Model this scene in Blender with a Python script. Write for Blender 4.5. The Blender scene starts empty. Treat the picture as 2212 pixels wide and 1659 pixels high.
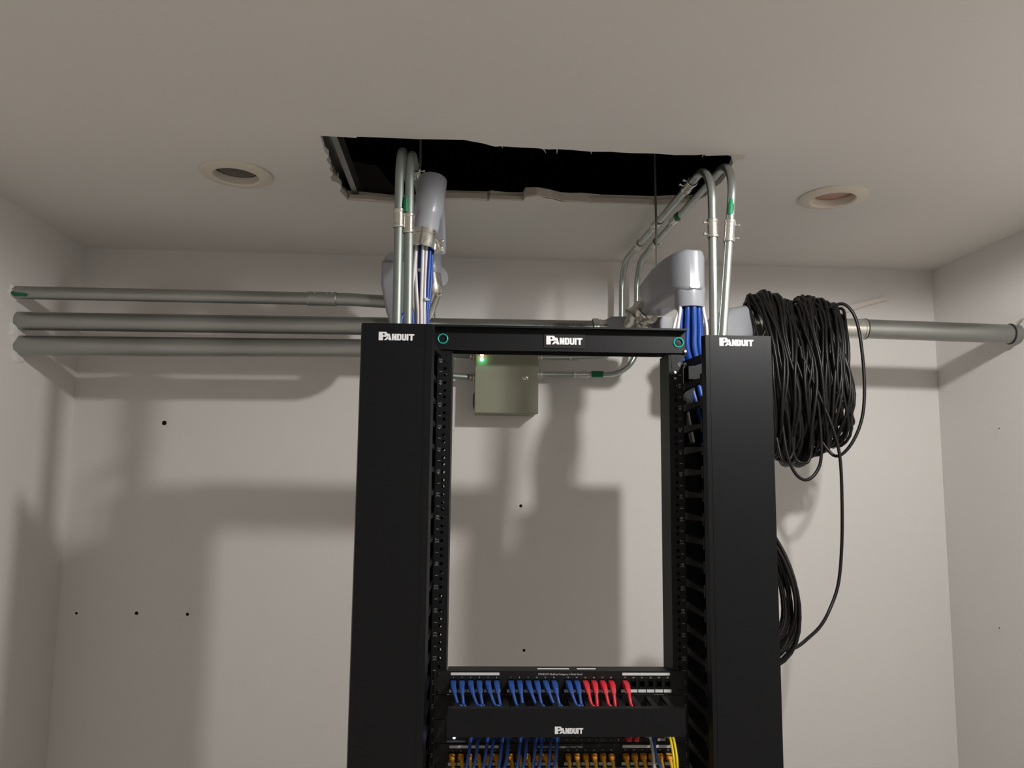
import bpy, bmesh, math, random
from mathutils import Vector, Matrix
from mathutils.geometry import tessellate_polygon
PI = math.pi
random.seed(7)
scene = bpy.context.scene
col = scene.collection

# ------------------------------------------------------------------ camera
YAW, PITCH, ROLL, FPX = 0.0595, 0.1197, 0.0102, 1703.3
CAM = Vector((-0.1919, -1.5669, 1.8207))
fw = Vector((math.sin(YAW) * math.cos(PITCH), math.cos(YAW) * math.cos(PITCH), math.sin(PITCH)))
rt = Vector((math.cos(YAW), -math.sin(YAW), 0)); up = rt.cross(fw)
c_, s_ = math.cos(ROLL), math.sin(ROLL)
rt, up = c_ * rt + s_ * up, -s_ * rt + c_ * up
cam = bpy.data.objects.new('camera', bpy.data.cameras.new('camera'))
col.objects.link(cam)
m = Matrix((rt, up, -fw)).transposed().to_4x4(); m.translation = CAM
cam.matrix_world = m
cam.data.sensor_width = 36.0
cam.data.lens = 36.0 * FPX / 2212.0
cam.data.clip_start = 0.02
scene.camera = cam

# ------------------------------------------------------------------ world, lamps, exposure
world = bpy.data.worlds.new('world'); scene.world = world
world.use_nodes = True
bg = world.node_tree.nodes['Background']
bg.inputs[0].default_value = (1.0, 0.95, 0.88, 1); bg.inputs[1].default_value = 0.02

def lamp(name, loc, power, radius, angle=168, blend=0.35, color=(1.0, 0.98, 0.95)):
    d = bpy.data.lights.new(name, 'SPOT')
    d.energy = power; d.shadow_soft_size = radius; d.color = color
    d.spot_size = math.radians(angle); d.spot_blend = blend
    o = bpy.data.objects.new(name, d); o.location = loc
    col.objects.link(o)
    return o
LAMP_A = (0.60, -0.76)
FILL_B = (0.62, -2.0)
FILL_C = (-0.72, -2.0)
lamp('lamp_light', (LAMP_A[0], LAMP_A[1], 2.468), 46.0, 0.034, 180, 0.12)
lamp('lamp_light', (FILL_B[0], FILL_B[1], 2.468), 52.0, 0.034, 92, 0.6)  # added fill lamp, aimed at the floor for bounce light
lamp('lamp_light', (FILL_C[0], FILL_C[1], 2.468), 26.0, 0.034, 92, 0.6)  # second added fill lamp, weaker, also only for floor bounce

vs = scene.view_settings
scene.display_settings.display_device = 'sRGB'
vs.view_transform = 'Standard'; vs.look = 'None'; vs.gamma = 1.0; vs.exposure = 0.17
vs.use_curve_mapping = False

# ------------------------------------------------------------------ materials
def mat(name, color, rough=0.5, metal=0.0, var=0.0, vscale=8.0, bump=0.0, bscale=300.0, spec=0.5, emit=None, estr=0.0, coat=0.0, stretch=None):
    m = bpy.data.materials.new(name); m.use_nodes = True
    nt = m.node_tree; b = nt.nodes['Principled BSDF']
    b.inputs['Base Color'].default_value = (*color, 1)
    b.inputs['Roughness'].default_value = rough
    b.inputs['Metallic'].default_value = metal
    b.inputs['Specular IOR Level'].default_value = spec
    b.inputs['Coat Weight'].default_value = coat
    if emit:
        b.inputs['Emission Color'].default_value = (*emit, 1)
        b.inputs['Emission Strength'].default_value = estr
    tc = nt.nodes.new('ShaderNodeTexCoord')
    src = tc.outputs['Object']
    if stretch:
        mp = nt.nodes.new('ShaderNodeMapping'); mp.inputs['Scale'].default_value = stretch
        nt.links.new(src, mp.inputs[0]); src = mp.outputs[0]
    if var > 0:
        n = nt.nodes.new('ShaderNodeTexNoise'); n.inputs['Scale'].default_value = vscale; n.inputs['Detail'].default_value = 5
        nt.links.new(src, n.inputs['Vector'])
        mx = nt.nodes.new('ShaderNodeMix'); mx.data_type = 'RGBA'
        mx.inputs['A'].default_value = (*[c * (1 - var) for c in color], 1)
        mx.inputs['B'].default_value = (*[min(1, c * (1 + var)) for c in color], 1)
        nt.links.new(n.outputs['Fac'], mx.inputs['Factor'])
        nt.links.new(mx.outputs['Result'], b.inputs['Base Color'])
        if metal > 0.3:
            mr = nt.nodes.new('ShaderNodeMapRange')
            mr.inputs['To Min'].default_value = max(0.05, rough - 0.12); mr.inputs['To Max'].default_value = rough + 0.15
            nt.links.new(n.outputs['Fac'], mr.inputs['Value']); nt.links.new(mr.outputs['Result'], b.inputs['Roughness'])
    if bump > 0:
        n2 = nt.nodes.new('ShaderNodeTexNoise'); n2.inputs['Scale'].default_value = bscale; n2.inputs['Detail'].default_value = 3
        nt.links.new(src, n2.inputs['Vector'])
        bp = nt.nodes.new('ShaderNodeBump'); bp.inputs['Strength'].default_value = bump; bp.inputs['Distance'].default_value = 0.002
        nt.links.new(n2.outputs['Fac'], bp.inputs['Height']); nt.links.new(bp.outputs['Normal'], b.inputs['Normal'])
    return m

M = dict(
    wall=mat('wall_paint', (0.755, 0.728, 0.702), 0.75, var=0.025, vscale=3.0, bump=0.35, bscale=160, spec=0.25),
    ceil=mat('ceiling_paint', (0.745, 0.715, 0.68), 0.8, var=0.025, vscale=2.5, bump=0.15, bscale=120, spec=0.2),
    floor=mat('floor_tile', (0.62, 0.60, 0.56), 0.45, var=0.08, vscale=6),
    void=mat('unlit_void', (0.006, 0.006, 0.006), 0.95, var=0.3, vscale=5, spec=0.1),  # near-black colour carries the shade of the unlit space above the ceiling
    black=mat('black_powder_coat', (0.0045, 0.005, 0.0062), 0.42, var=0.1, vscale=30, bump=0.12, bscale=900, spec=0.24),
    rack=mat('black_rack_paint', (0.005, 0.0053, 0.0062), 0.48, bump=0.1, bscale=900, spec=0.24),
    plastic=mat('black_plastic', (0.008, 0.008, 0.008), 0.5, spec=0.3),
    galv=mat('galvanised_pipe', (0.36, 0.365, 0.35), 0.36, metal=0.95, var=0.2, vscale=14, bump=0.1, bscale=60, stretch=(0.25, 1, 1)),
    emt=mat('shiny_emt', (0.46, 0.50, 0.48), 0.30, metal=0.92, var=0.07, vscale=30, stretch=(1, 1, 0.3)),
    emt_shade=mat('shaded_emt', (0.29, 0.325, 0.305), 0.52, metal=0.85, var=0.07, vscale=30, stretch=(1, 1, 0.3)),  # same metal as the right conduits, with weaker light put into its colour
    zinc=mat('zinc_fitting', (0.66, 0.64, 0.59), 0.24, metal=0.9, var=0.1, vscale=60),
    greyp=mat('grey_cast_paint', (0.31, 0.32, 0.35), 0.32, var=0.05, vscale=20, spec=0.5, coat=0.15),
    blue=mat('blue_cable', (0.017, 0.068, 0.29), 0.45, var=0.06, vscale=40),
    deepblue=mat('deep_blue_cable', (0.006, 0.05, 0.30), 0.42, var=0.06, vscale=40),
    red=mat('red_cable', (0.62, 0.025, 0.045), 0.45, var=0.05, vscale=40),
    yellow=mat('yellow_cable', (0.85, 0.47, 0.02), 0.45, var=0.05, vscale=40),
    lemon=mat('lemon_cable', (0.80, 0.62, 0.01), 0.45),
    shaded=mat('shaded_yellow_boot', (0.72, 0.33, 0.02), 0.45, var=0.05, vscale=40),  # yellow boots with the shade under the cover mixed into their colour
    white=mat('white_cable', (0.72, 0.68, 0.68), 0.45, var=0.03, vscale=40),
    greyc=mat('grey_cable', (0.42, 0.42, 0.39), 0.45),
    blackc=mat('black_cable', (0.0085, 0.0075, 0.007), 0.36, var=0.2, vscale=15, spec=0.3),
    box=mat('olive_grey_enamel', (0.235, 0.235, 0.165), 0.5, var=0.03, vscale=10, bump=0.1, bscale=250),
    green=mat('green_paint', (0.0, 0.14, 0.055), 0.6, var=0.2, vscale=80),
    teal=mat('teal_plastic', (0.0, 0.36, 0.28), 0.4),
    label=mat('white_label', (0.75, 0.76, 0.76), 0.6),
    print_w=mat('white_print', (0.80, 0.80, 0.82), 0.6),
    print_g=mat('grey_print', (0.22, 0.23, 0.25), 0.7),
    print_k=mat('dark_print', (0.06, 0.06, 0.055), 0.7),
    gyp=mat('broken_plasterboard', (0.62, 0.555, 0.47), 0.9, var=0.18, vscale=40, bump=0.6, bscale=120),
    paper=mat('brown_board_paper', (0.36, 0.25, 0.15), 0.9, var=0.25, vscale=30),
    patch=mat('white_filler', (0.74, 0.71, 0.69), 0.8, bump=0.5, bscale=60),
    dark=mat('dark_hole', (0.012, 0.011, 0.010), 0.9, spec=0.1),
    wood=mat('dirty_timber', (0.035, 0.027, 0.020), 0.9, var=0.3, vscale=12, bump=0.3, bscale=60),
    trim=mat('downlight_trim', (0.70, 0.64, 0.54), 0.45, spec=0.4),
    can=mat('dark_can', (0.10, 0.085, 0.065), 0.5),
    canred=mat('reddish_can', (0.60, 0.27, 0.20), 0.5),
    bulb_off=mat('smoky_bulb', (0.085, 0.072, 0.06), 0.4, var=0.25, vscale=25),
    bulb_red=mat('reddish_bulb', (0.46, 0.23, 0.165), 0.4, var=0.2, vscale=25),
    bulb_on=mat('lit_bulb', (0.9, 0.9, 0.9), 0.4, emit=(1.0, 0.93, 0.85), estr=30),
    led_g=mat('green_led', (0.0, 0.8, 0.2), 0.3, emit=(0.25, 1.0, 0.45), estr=60),
    led_r=mat('red_led', (0.8, 0.1, 0.1), 0.3, emit=(1.0, 0.33, 0.22), estr=28),
    halo_g=mat('green_halo', (0.0, 0.5, 0.15), 0.4, emit=(0.0, 0.9, 0.25), estr=0.9),
    halo_r=mat('red_halo', (0.5, 0.05, 0.05), 0.4, emit=(0.9, 0.12, 0.08), estr=0.7),
    led_v=mat('violet_led', (0.6, 0.6, 1.0), 0.3, emit=(0.55, 0.5, 1.0), estr=16),
    rod=mat('dull_rod', (0.16, 0.165, 0.15), 0.5, metal=0.6),
    tie=mat('clear_tie', (0.62, 0.66, 0.70), 0.3),
    tape=mat('pale_strip', (0.74, 0.68, 0.62), 0.35),
    tapeblack=mat('black_tape', (0.014, 0.013, 0.013), 0.5),
)

# ------------------------------------------------------------------ mesh helpers
RA = -0.0228                                   # the rack stands turned 1.3 degrees to the room
RROT = Matrix.Rotation(RA, 4, 'Z')
BASE = {}                                      # object name -> base point in its own frame

class MB:
    def __init__(s): s.v = []; s.f = []
    def add(s, vs, fs):
        n = len(s.v); s.v += [Vector(p) for p in vs]; s.f += [tuple(i + n for i in f) for f in fs]; return s
    def box(s, x0, x1, y0, y1, z0, z1):
        return s.add([(x0, y0, z0), (x1, y0, z0), (x1, y1, z0), (x0, y1, z0), (x0, y0, z1), (x1, y0, z1), (x1, y1, z1), (x0, y1, z1)],
                     [(0, 3, 2, 1), (4, 5, 6, 7), (0, 1, 5, 4), (1, 2, 6, 5), (2, 3, 7, 6), (3, 0, 4, 7)])
    def hexa(s, b, t):                          # two quads
        return s.add(list(b) + list(t), [(0, 3, 2, 1), (4, 5, 6, 7), (0, 1, 5, 4), (1, 2, 6, 5), (2, 3, 7, 6), (3, 0, 4, 7)])
    def loft(s, rings, cap=True, closed=False):
        n = len(rings[0]); k = len(rings); vs = [p for r in rings for p in r]; fs = []
        for i in range(k if closed else k - 1):
            a, b = i * n, ((i + 1) % k) * n
            for j in range(n):
                q = (j + 1) % n
                fs.append((a + j, a + q, b + q, b + j))
        if cap and not closed:
            fs.append(tuple(range(n - 1, -1, -1))); fs.append(tuple((k - 1) * n + j for j in range(n)))
        return s.add(vs, fs)
    def tube(s, path, r, n=10, cap=True, closed=False):
        path = [Vector(p) for p in path]; k = len(path)
        rs = r if isinstance(r, (list, tuple)) else [r] * k
        T = []
        for i in range(k):
            if closed: d = path[(i + 1) % k] - path[i - 1]
            else: d = path[min(i + 1, k - 1)] - path[max(i - 1, 0)]
            T.append(d.normalized() if d.length > 1e-9 else Vector((0, 0, 1)))
        a = Vector((1, 0, 0)) if abs(T[0].x) < 0.8 else Vector((0, 1, 0))
        u = (a - T[0] * a.dot(T[0])).normalized(); rings = []
        for i in range(k):
            u = (u - T[i] * u.dot(T[i])); u = u.normalized() if u.length > 1e-6 else a
            w = T[i].cross(u)
            rings.append([path[i] + rs[i] * (math.cos(2 * PI * j / n) * u + math.sin(2 * PI * j / n) * w) for j in range(n)])
        return s.loft(rings, cap, closed)
    def cyl(s, p, q, r, n=16, r2=None):
        return s.tube([p, q], [r, r if r2 is None else r2], n)
    def lathe(s, center, axis, prof, n=24, cap=False):     # prof: (radius, height along axis)
        axis = Vector(axis).normalized(); a = Vector((1, 0, 0)) if abs(axis.x) < 0.8 else Vector((0, 1, 0))
        u = (a - axis * a.dot(axis)).normalized(); w = axis.cross(u); c = Vector(center)
        return s.loft([[c + axis * h + r * (math.cos(2 * PI * j / n) * u + math.sin(2 * PI * j / n) * w) for j in range(n)] for r, h in prof], cap)
    def torus(s, c, axis, R, r, n=24, k=8):
        axis = Vector(axis).normalized(); a = Vector((1, 0, 0)) if abs(axis.x) < 0.8 else Vector((0, 1, 0))
        u = (a - axis * a.dot(axis)).normalized(); w = axis.cross(u); c = Vector(c)
        return s.tube([c + R * (math.cos(2 * PI * j / n) * u + math.sin(2 * PI * j / n) * w) for j in range(n)], r, k, closed=True)
    def plate(s, outline, holes, f0, f1):       # outline/holes: 2D loops; f0, f1 map (u, v) to the two faces
        loops = [list(outline)] + [list(h) for h in holes]
        flat = [p for l in loops for p in l]
        tris = tessellate_polygon([[Vector((p[0], p[1], 0)) for p in l] for l in loops])
        n = len(flat); vs = [f0(*p) for p in flat] + [f1(*p) for p in flat]
        fs = [tuple(t) for t in tris] + [tuple(i + n for i in reversed(t)) for t in tris]
        o = 0
        for l in loops:
            k = len(l)
            for i in range(k):
                a, b = o + i, o + (i + 1) % k
                fs.append((a, b, b + n, a + n))
            o += k
        return s.add(vs, fs)
    def prism_z(s, outline, z0, z1):
        return s.plate(outline, [], lambda u, v: (u, v, z0), lambda u, v: (u, v, z1))

def fillet(pts, r, n=8):
    pts = [Vector(p) for p in pts]; out = [pts[0]]
    for i in range(1, len(pts) - 1):
        p = pts[i]; a = (pts[i - 1] - p); b = (pts[i + 1] - p); la, lb = a.length, b.length
        a.normalize(); b.normalize(); ang = a.angle(b)
        if ang > PI - 0.02: out.append(p); continue
        rr = r[i - 1] if isinstance(r, (list, tuple)) else r
        t = min(rr / math.tan(ang / 2), la * 0.49 if i > 1 else la * 0.95, lb * 0.49 if i < len(pts) - 2 else lb * 0.95)
        rr = t * math.tan(ang / 2)
        bis = (a + b).normalized(); c = p + bis * (rr / math.sin(ang / 2))
        s0 = p + a * t - c; s1 = p + b * t - c; tot = s0.angle(s1); ax = s0.cross(s1).normalized()
        for k in range(n + 1): out.append(c + Matrix.Rotation(tot * k / n, 3, ax) @ s0)
    out.append(pts[-1]); return out

def spline(pts, n=8):
    P = [Vector(p) for p in pts]; P = [2 * P[0] - P[1]] + P + [2 * P[-1] - P[-2]]; out = []
    for i in range(1, len(P) - 2):
        for k in range(n):
            t = k / n; a, b, c, d = P[i - 1], P[i], P[i + 1], P[i + 2]
            out.append(0.5 * ((2 * b) + (c - a) * t + (2 * a - 5 * b + 4 * c - d) * t * t + (3 * b - a - 3 * c + d) * t ** 3))
    out.append(P[-2]); return out

def circ(cx, cy, r, n=16): return [(cx + r * math.cos(2 * PI * i / n), cy + r * math.sin(2 * PI * i / n)) for i in range(n)]

def finish(me, material, sharp=38):
    bm = bmesh.new(); bm.from_mesh(me); bmesh.ops.recalc_face_normals(bm, faces=bm.faces); bm.to_mesh(me); bm.free()
    for p in me.polygons: p.use_smooth = True
    me.set_sharp_from_angle(angle=math.radians(sharp))
    me.materials.append(material)

def build(mb, name, material, parent=None, base=None, rack=False, bevel=0.0, sharp=38):
    """one mesh object; a child takes the frame of its parent, a top-level one its own base"""
    if parent is not None: base = BASE[parent.name]
    base = Vector(base or (0, 0, 0))
    me = bpy.data.meshes.new(name)
    me.from_pydata([tuple(p - base) for p in mb.v], [], mb.f); me.update()
    finish(me, material, sharp)
    o = bpy.data.objects.new(name, me); col.objects.link(o)
    if parent is not None: o.parent = parent
    else:
        o.location = (RROT @ base) if rack else base
        if rack: o.rotation_euler.z = RA
    BASE[o.name] = base
    if bevel:
        b = o.modifiers.new('edge', 'BEVEL'); b.width = bevel; b.segments = 2; b.limit_method = 'ANGLE'; b.angle_limit = math.radians(50)
    return o

def share(src, name, offset, parent):           # another object on the same mesh data, moved
    o = src.copy(); o.name = name; o.parent = parent; col.objects.link(o)
    o.location = src.location + Vector(offset); BASE[o.name] = BASE[parent.name]
    return o

def tag(o, label, cat, group=None):
    o['label'] = label; o['category'] = cat
    if group: o['group'] = group
    return o
def thing(name, label, cat, base, group=None, rack=False):
    o = bpy.data.objects.new(name, None); col.objects.link(o); o.empty_display_size = 0.05
    b = Vector(base); o.location = (RROT @ b) if rack else b
    if rack: o.rotation_euler.z = RA
    BASE[o.name] = b
    return tag(o, label, cat, group)
def structure(mb, name, material, **k):
    o = build(mb, name, material, **k)
    if o.parent is None: o['kind'] = 'structure'
    return o
def R(p): return RROT @ Vector(p)               # rack frame -> room frame

# ---- lettering
LOGO = [
    ([(0, -2), (0, 97), (82, 97), (97, 84), (97, 52), (84, 40), (50, 40), (50, -2)], [[(47, 80), (66, 80), (66, 58), (47, 58)]]),
    ([(60, 0), (92, 38), (98, 76), (124, 76), (146, 0), (118, 0), (115, 12), (94, 12), (88, 0)], [[(101, 28), (113, 28), (108, 52)]]),
    ([(149, 0), (149, 76), (172, 76), (182, 42), (182, 76), (202, 76), (202, 0), (180, 0), (170, 34), (170, 0)], []),
    ([(206, 0), (206, 76), (246, 76), (258, 64), (258, 12), (246, 0)], [[(227, 60), (238, 60), (238, 16), (227, 16)]]),
    ([(262, 76), (262, 12), (273, 0), (303, 0), (313, 12), (313, 76), (294, 76), (294, 18), (282, 18), (282, 76)], []),
    ([(317, 0), (317, 76), (337, 76), (337, 0)], []),
    ([(340, 76), (403, 76), (403, 58), (383, 58), (383, 0), (361, 0), (361, 58), (340, 58)], []),
]
def logo(parent, x, y, z, w):                   # lower-left corner on a face that looks to -y
    k = w / 403.0; mb = MB()
    for o, h in LOGO:
        mb.plate(o, h, lambda u, v: (x + u * k, y, z + v * k), lambda u, v: (x + u * k, y - 0.0005, z + v * k))
    return build(mb, 'logo_lettering', M['print_w'], parent)

def text_mesh(s, size):
    cu = bpy.data.curves.new('t', 'FONT'); cu.body = s; cu.size = size; cu.align_x = 'CENTER'; cu.align_y = 'CENTER'; cu.resolution_u = 2
    o = bpy.data.objects.new('t', cu); col.objects.link(o)
    dg = bpy.context.evaluated_depsgraph_get()
    me = bpy.data.meshes.new_from_object(o.evaluated_get(dg))
    bpy.data.objects.remove(o); bpy.data.curves.remove(cu)
    return me
def text(parent, s, x, y, z, size, name, material, turn=0.0, width=None, bold=0.0):
    me = text_mesh(s, size); me.name = name
    xs = [v.co.x for v in me.vertices]; w0 = (max(xs) - min(xs)) or 1; k = (width / w0) if width else 1.0
    b = BASE[parent.name]; ct, st = math.cos(turn), math.sin(turn)
    for v in me.vertices:
        u, w = v.co.x * k, v.co.y
        v.co = Vector((x + ct * u - st * w, y, z + st * u + ct * w)) - b
    me.materials.clear(); me.materials.append(material)
    o = bpy.data.objects.new(name, me); o.parent = parent; col.objects.link(o); BASE[o.name] = b
    return o

# ------------------------------------------------------------------ the room
XL, XR, YB, YF, ZC, ZT = -1.331, 1.285, 0.8, -3.2, 2.493, 2.93
TH = 0.12
structure(MB().box(XL - TH, XR + TH, YF - TH, YB + TH, -0.1, 0), 'floor', M['floor'])
ZW = ZC + .03
wb = structure(MB().box(XL - TH, XR + TH, YB, YB + TH, 0, ZW), 'wall_back', M['wall'])
wl = structure(MB().box(XL - TH, XL, YF, YB, 0, ZW), 'wall_left', M['wall'])
wr = structure(MB().box(XR, XR + TH, YF, YB, 0, ZW), 'wall_right', M['wall'])
structure(MB().box(XL - TH, XR + TH, YF - TH, YF, 0, ZW), 'wall_front', M['wall'])
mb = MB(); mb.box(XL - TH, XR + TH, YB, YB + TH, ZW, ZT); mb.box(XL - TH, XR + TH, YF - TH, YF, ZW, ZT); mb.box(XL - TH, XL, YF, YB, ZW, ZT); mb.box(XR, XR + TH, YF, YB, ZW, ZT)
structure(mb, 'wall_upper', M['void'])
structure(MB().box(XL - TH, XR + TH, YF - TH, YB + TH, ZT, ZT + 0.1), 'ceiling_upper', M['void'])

HOLE = [(-.489, -.051), (-.452, -.049), (-.417, -.047), (-.416, -.052), (-.36, -.053), (-.30, -.051), (-.25, -.054), (-.205, -.056), (-.165, -.042), (-.14, -.028),
        (-.128, -.031), (-.09, -.029), (-.055, -.028), (-.03, -.024), (-.012, -.027), (.02, -.025), (.06, -.020), (.10, -.023), (.14, -.020), (.19, -.022), (.235, -.018), (.276, -.021),
        (.295, -.026), (.30, -.019), (.345, -.026), (.352, -.022), (.368, .01), (.376, .06), (.380, .12), (.372, .17), (.371, .21), (.35, .268), (.30, .280), (.262, .287), (.20, .284),
        (.135, .286), (.08, .281), (.04, .284), (.005, .262), (-.03, .252), (-.055, .258), (-.06, .286), (-.10, .288), (-.138, .284), (-.145, .292),
        (-.19, .287), (-.25, .290), (-.262, .312), (-.31, .322), (-.375, .330), (-.43, .322), (-.486, .316), (-.496, .255), (-.488, .225), (-.491, .205), (-.505, .188), (-.503, .165), (-.495, .15),
        (-.498, .12), (-.492, .10), (-.497, .07), (-.488, .05), (-.493, .03), (-.491, .0)]
DL = [(-.712, .165), (.672, .190), LAMP_A, FILL_B, FILL_C]
BT = 0.013                                       # one plasterboard layer
mb = MB()
outer = [(XL - .01, YF - .01), (XR + .01, YF - .01), (XR + .01, YB + .01), (XL - .01, YB + .01)]
mb.plate(outer, [HOLE] + [circ(x, y, 0.058, 20) for x, y in DL], lambda u, v: (u, v, ZC), lambda u, v: (u, v, ZC + BT))
ceiling = structure(mb, 'ceiling', M['ceil'])
# second layer of board above, torn a little further back
cx, cy = -.06, .12
H2 = [(cx + (x - cx) * (1.012 + .008 * math.sin(i * 2.3)), cy + (y - cy) * (1.03 + .02 * math.sin(i * 1.7))) for i, (x, y) in enumerate(HOLE)]
mb = MB()
mb.plate(outer, [H2] + [circ(x, y, 0.07, 20) for x, y in DL], lambda u, v: (u, v, ZC + BT + .0005), lambda u, v: (u, v, ZC + 2 * BT))
build(mb, 'backing_board', M['gyp'], ceiling)
# broken slabs of plaster left along the far edge of the opening
for i, (pts, dz, dy, mm) in enumerate([
        ([(-.486, .312), (-.43, .318), (-.375, .325), (-.372, .318), (-.43, .306), (-.48, .303)], .012, .008, 'gyp'),
        ([(-.37, .322), (-.31, .316), (-.262, .306), (-.262, .300), (-.31, .306), (-.37, .314)], .010, .006, 'gyp'),
        ([(-.258, .290), (-.19, .286), (-.148, .290), (-.147, .278), (-.20, .276), (-.256, .281)], .016, .010, 'gyp'),
        ([(-.142, .285), (-.10, .287), (-.062, .285), (-.060, .276), (-.10, .276), (-.14, .274)], .011, .006, 'gyp'),
        ([(-.055, .258), (-.03, .252), (.005, .262), (.04, .282), (.10, .281), (.10, .274), (.03, .268), (.0, .250), (-.03, .240), (-.052, .250)], .022, .014, 'gyp'),
        ([(-.052, .262), (.0, .262), (.04, .284), (.035, .275), (.0, .256), (-.05, .254)], .006, .002, 'paper'),
        ([(.11, .283), (.20, .284), (.262, .286), (.26, .276), (.18, .277), (.11, .276)], .015, .010, 'gyp'),
        ([(.27, .285), (.30, .279), (.35, .266), (.345, .258), (.30, .268), (.27, .276)], .012, .006, 'gyp')]):
    mb = MB(); mb.plate(pts, [], lambda u, v: (u, v, ZC + .001), lambda u, v: (u, v + dy * .4, ZC + dz))
    build(mb, 'plaster_fragment', M[mm], ceiling)
# torn paper hanging from the near edge
for x, y, L, dx in [(-.128, -.031, .010, .004), (-.045, -.026, .022, .012), (-.012, -.026, .024, .002), (.06, -.021, .014, .001), (.298, -.022, .012, -.003)]:
    p = spline([(x, y, ZC + .002), (x + dx * .5, y + L * .5, ZC + .004), (x + dx, y + L, ZC + .001)], 4)
    mb = MB(); mb.tube(p, [.0022 * (1 - .75 * i / (len(p) - 1)) for i in range(len(p))], 5)
    build(mb, 'torn_paper', M['gyp'], ceiling)
mb = MB(); mb.plate([(.352, -.030), (.378, -.034), (.386, -.012), (.366, -.002), (.360, -.016)], [], lambda u, v: (u, v, ZC - .0035 + .1 * (u - .352)), lambda u, v: (u, v, ZC + .0005))
build(mb, 'torn_paper', M['gyp'], ceiling)

# drill holes and filler on the walls
for x, z, r in [(-1.071, 1.973, .0055), (-1.281, 1.43, .003), (-1.115, 1.43, .004), (-.973, 1.427, .0036), (-.021, 1.741, .0038), (-.008, 1.325, .0034)]:
    mb = MB(); mb.lathe((x, YB, z), (0, -1, 0), [(r * 1.25, 0), (r * 1.1, .0006), (r * .7, .0002)], 10, True)
    build(mb, 'drill_hole', M['dark'], wb)
for y, z in [(.53, 1.972), (.581, 1.426)]:
    mb = MB(); mb.lathe((XR, y, z), (-1, 0, 0), [(.0035, 0), (.003, .0006), (.002, .0002)], 10, True)
    build(mb, 'drill_hole', M['dark'], wr)
    mb = MB(); mb.plate([(y + .006 + .009 * math.cos(a * .7) * (1 + .3 * math.sin(a * 2.1)), z - .006 + .009 * math.sin(a * .7)) for a in range(9)], [], lambda u, v: (XR, u, v), lambda u, v: (XR - .0008, u, v))
    build(mb, 'filler_dab', M['patch'], wr)
for y0, z0, ry, rz, k in [(.478, 2.176, .035, .030, 1.0), (.45, 2.275, .024, .024, 2.0), (.492, 2.12, .03, .022, 3.2)]:
    mb = MB(); pts = [(y0 + ry * math.cos(a * PI / 9) * (1 + .22 * math.sin(a * 1.9 + k)), z0 + rz * math.sin(a * PI / 9) * (1 + .2 * math.sin(a * 2.7 + k))) for a in range(18)]
    mb.plate(pts, [], lambda u, v: (XL, u, v), lambda u, v: (XL + .006, y0 + (u - y0) * .7, z0 + (v - z0) * .7))
    build(mb, 'plaster_patch', M['patch'], wl)

# things in the void
t = thing('furring_channel', 'galvanised steel channel inside the ceiling opening along its left edge', 'channel', (-.475, 0, 2.52))
mb = MB()
mb.box(-.497, -.495, -.3, .6, 2.512, 2.545); mb.box(-.497, -.462, -.3, .6, 2.545, 2.547); mb.box(-.464, -.462, -.3, .6, 2.512, 2.545)
build(mb, 'channel_web', M['galv'], t)
mb = MB(); mb.box(-.475, -.462, -.3, .6, 2.510, 2.512)
build(mb, 'flange', M['galv'], t)
t = thing('timber_block', 'dark dirty timber block in the far left corner of the ceiling opening', 'timber', (-.42, .40, 2.52))
mb = MB(); mb.hexa([(-.49, .38, 2.521), (-.35, .40, 2.521), (-.35, .44, 2.521), (-.49, .42, 2.521)], [(-.49, .38, 2.62), (-.43, .40, 2.62), (-.43, .44, 2.62), (-.49, .42, 2.62)])
build(mb, 'block_face', M['wood'], t, bevel=.002)
mb = MB(); mb.cyl((-.47, .37, 2.55), (-.47, .384, 2.55), .004, 8); build(mb, 'nail_head', M['rod'], t)

# recessed downlights
def downlight(x, y, label, can, bulb, tilt=(0, 0), lit=False):
    t = thing('downlight', label, 'downlight', (x, y, ZC), 'round recessed downlights in the ceiling')
    ax = Vector((tilt[0], tilt[1], -1)).normalized()
    mb = MB(); mb.lathe((x, y, ZC), ax, [(.078, -.0005), (.0785, .003), (.074, .0055), (.06, .008), (.052, .0085), (.049, .006), (.048, -.01), (.052, -.012)], 40)
    build(mb, 'trim_ring', M['trim'], t)
    mb = MB(); mb.lathe((x, y, ZC), ax, [(.0485, -.006), (.047, -.03), (.045, -.075), (.0, -.08)], 32)
    build(mb, 'can', M[can], t)
    mb = MB(); mb.lathe((x, y, ZC), ax, [(.034, -.072), (.040, -.04), (.044, -.016), (.043, -.009), (.026, -.005), (.0, -.004)] if not lit else [(.03, -.06), (.036, -.03), (.03, -.012), (.0, -.008)], 24)
    build(mb, 'bulb', M[bulb], t)
    return t
downlight(*DL[0], 'cream downlight with a dark unlit bulb, left of the ceiling opening', 'can', 'bulb_off', (-.02, -.01))
downlight(*DL[1], 'cream downlight with a reddish unlit bulb, right of the ceiling opening', 'canred', 'bulb_red')
downlight(*DL[2], 'lit downlight in front of the rack, nearer the right wall', 'can', 'bulb_on', lit=True)
downlight(*DL[3], 'added fill downlight behind the camera, nearer the right wall', 'can', 'bulb_on', lit=True)
downlight(*DL[4], 'added fill downlight behind the camera, nearer the left wall', 'can', 'bulb_on', lit=True)

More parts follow.
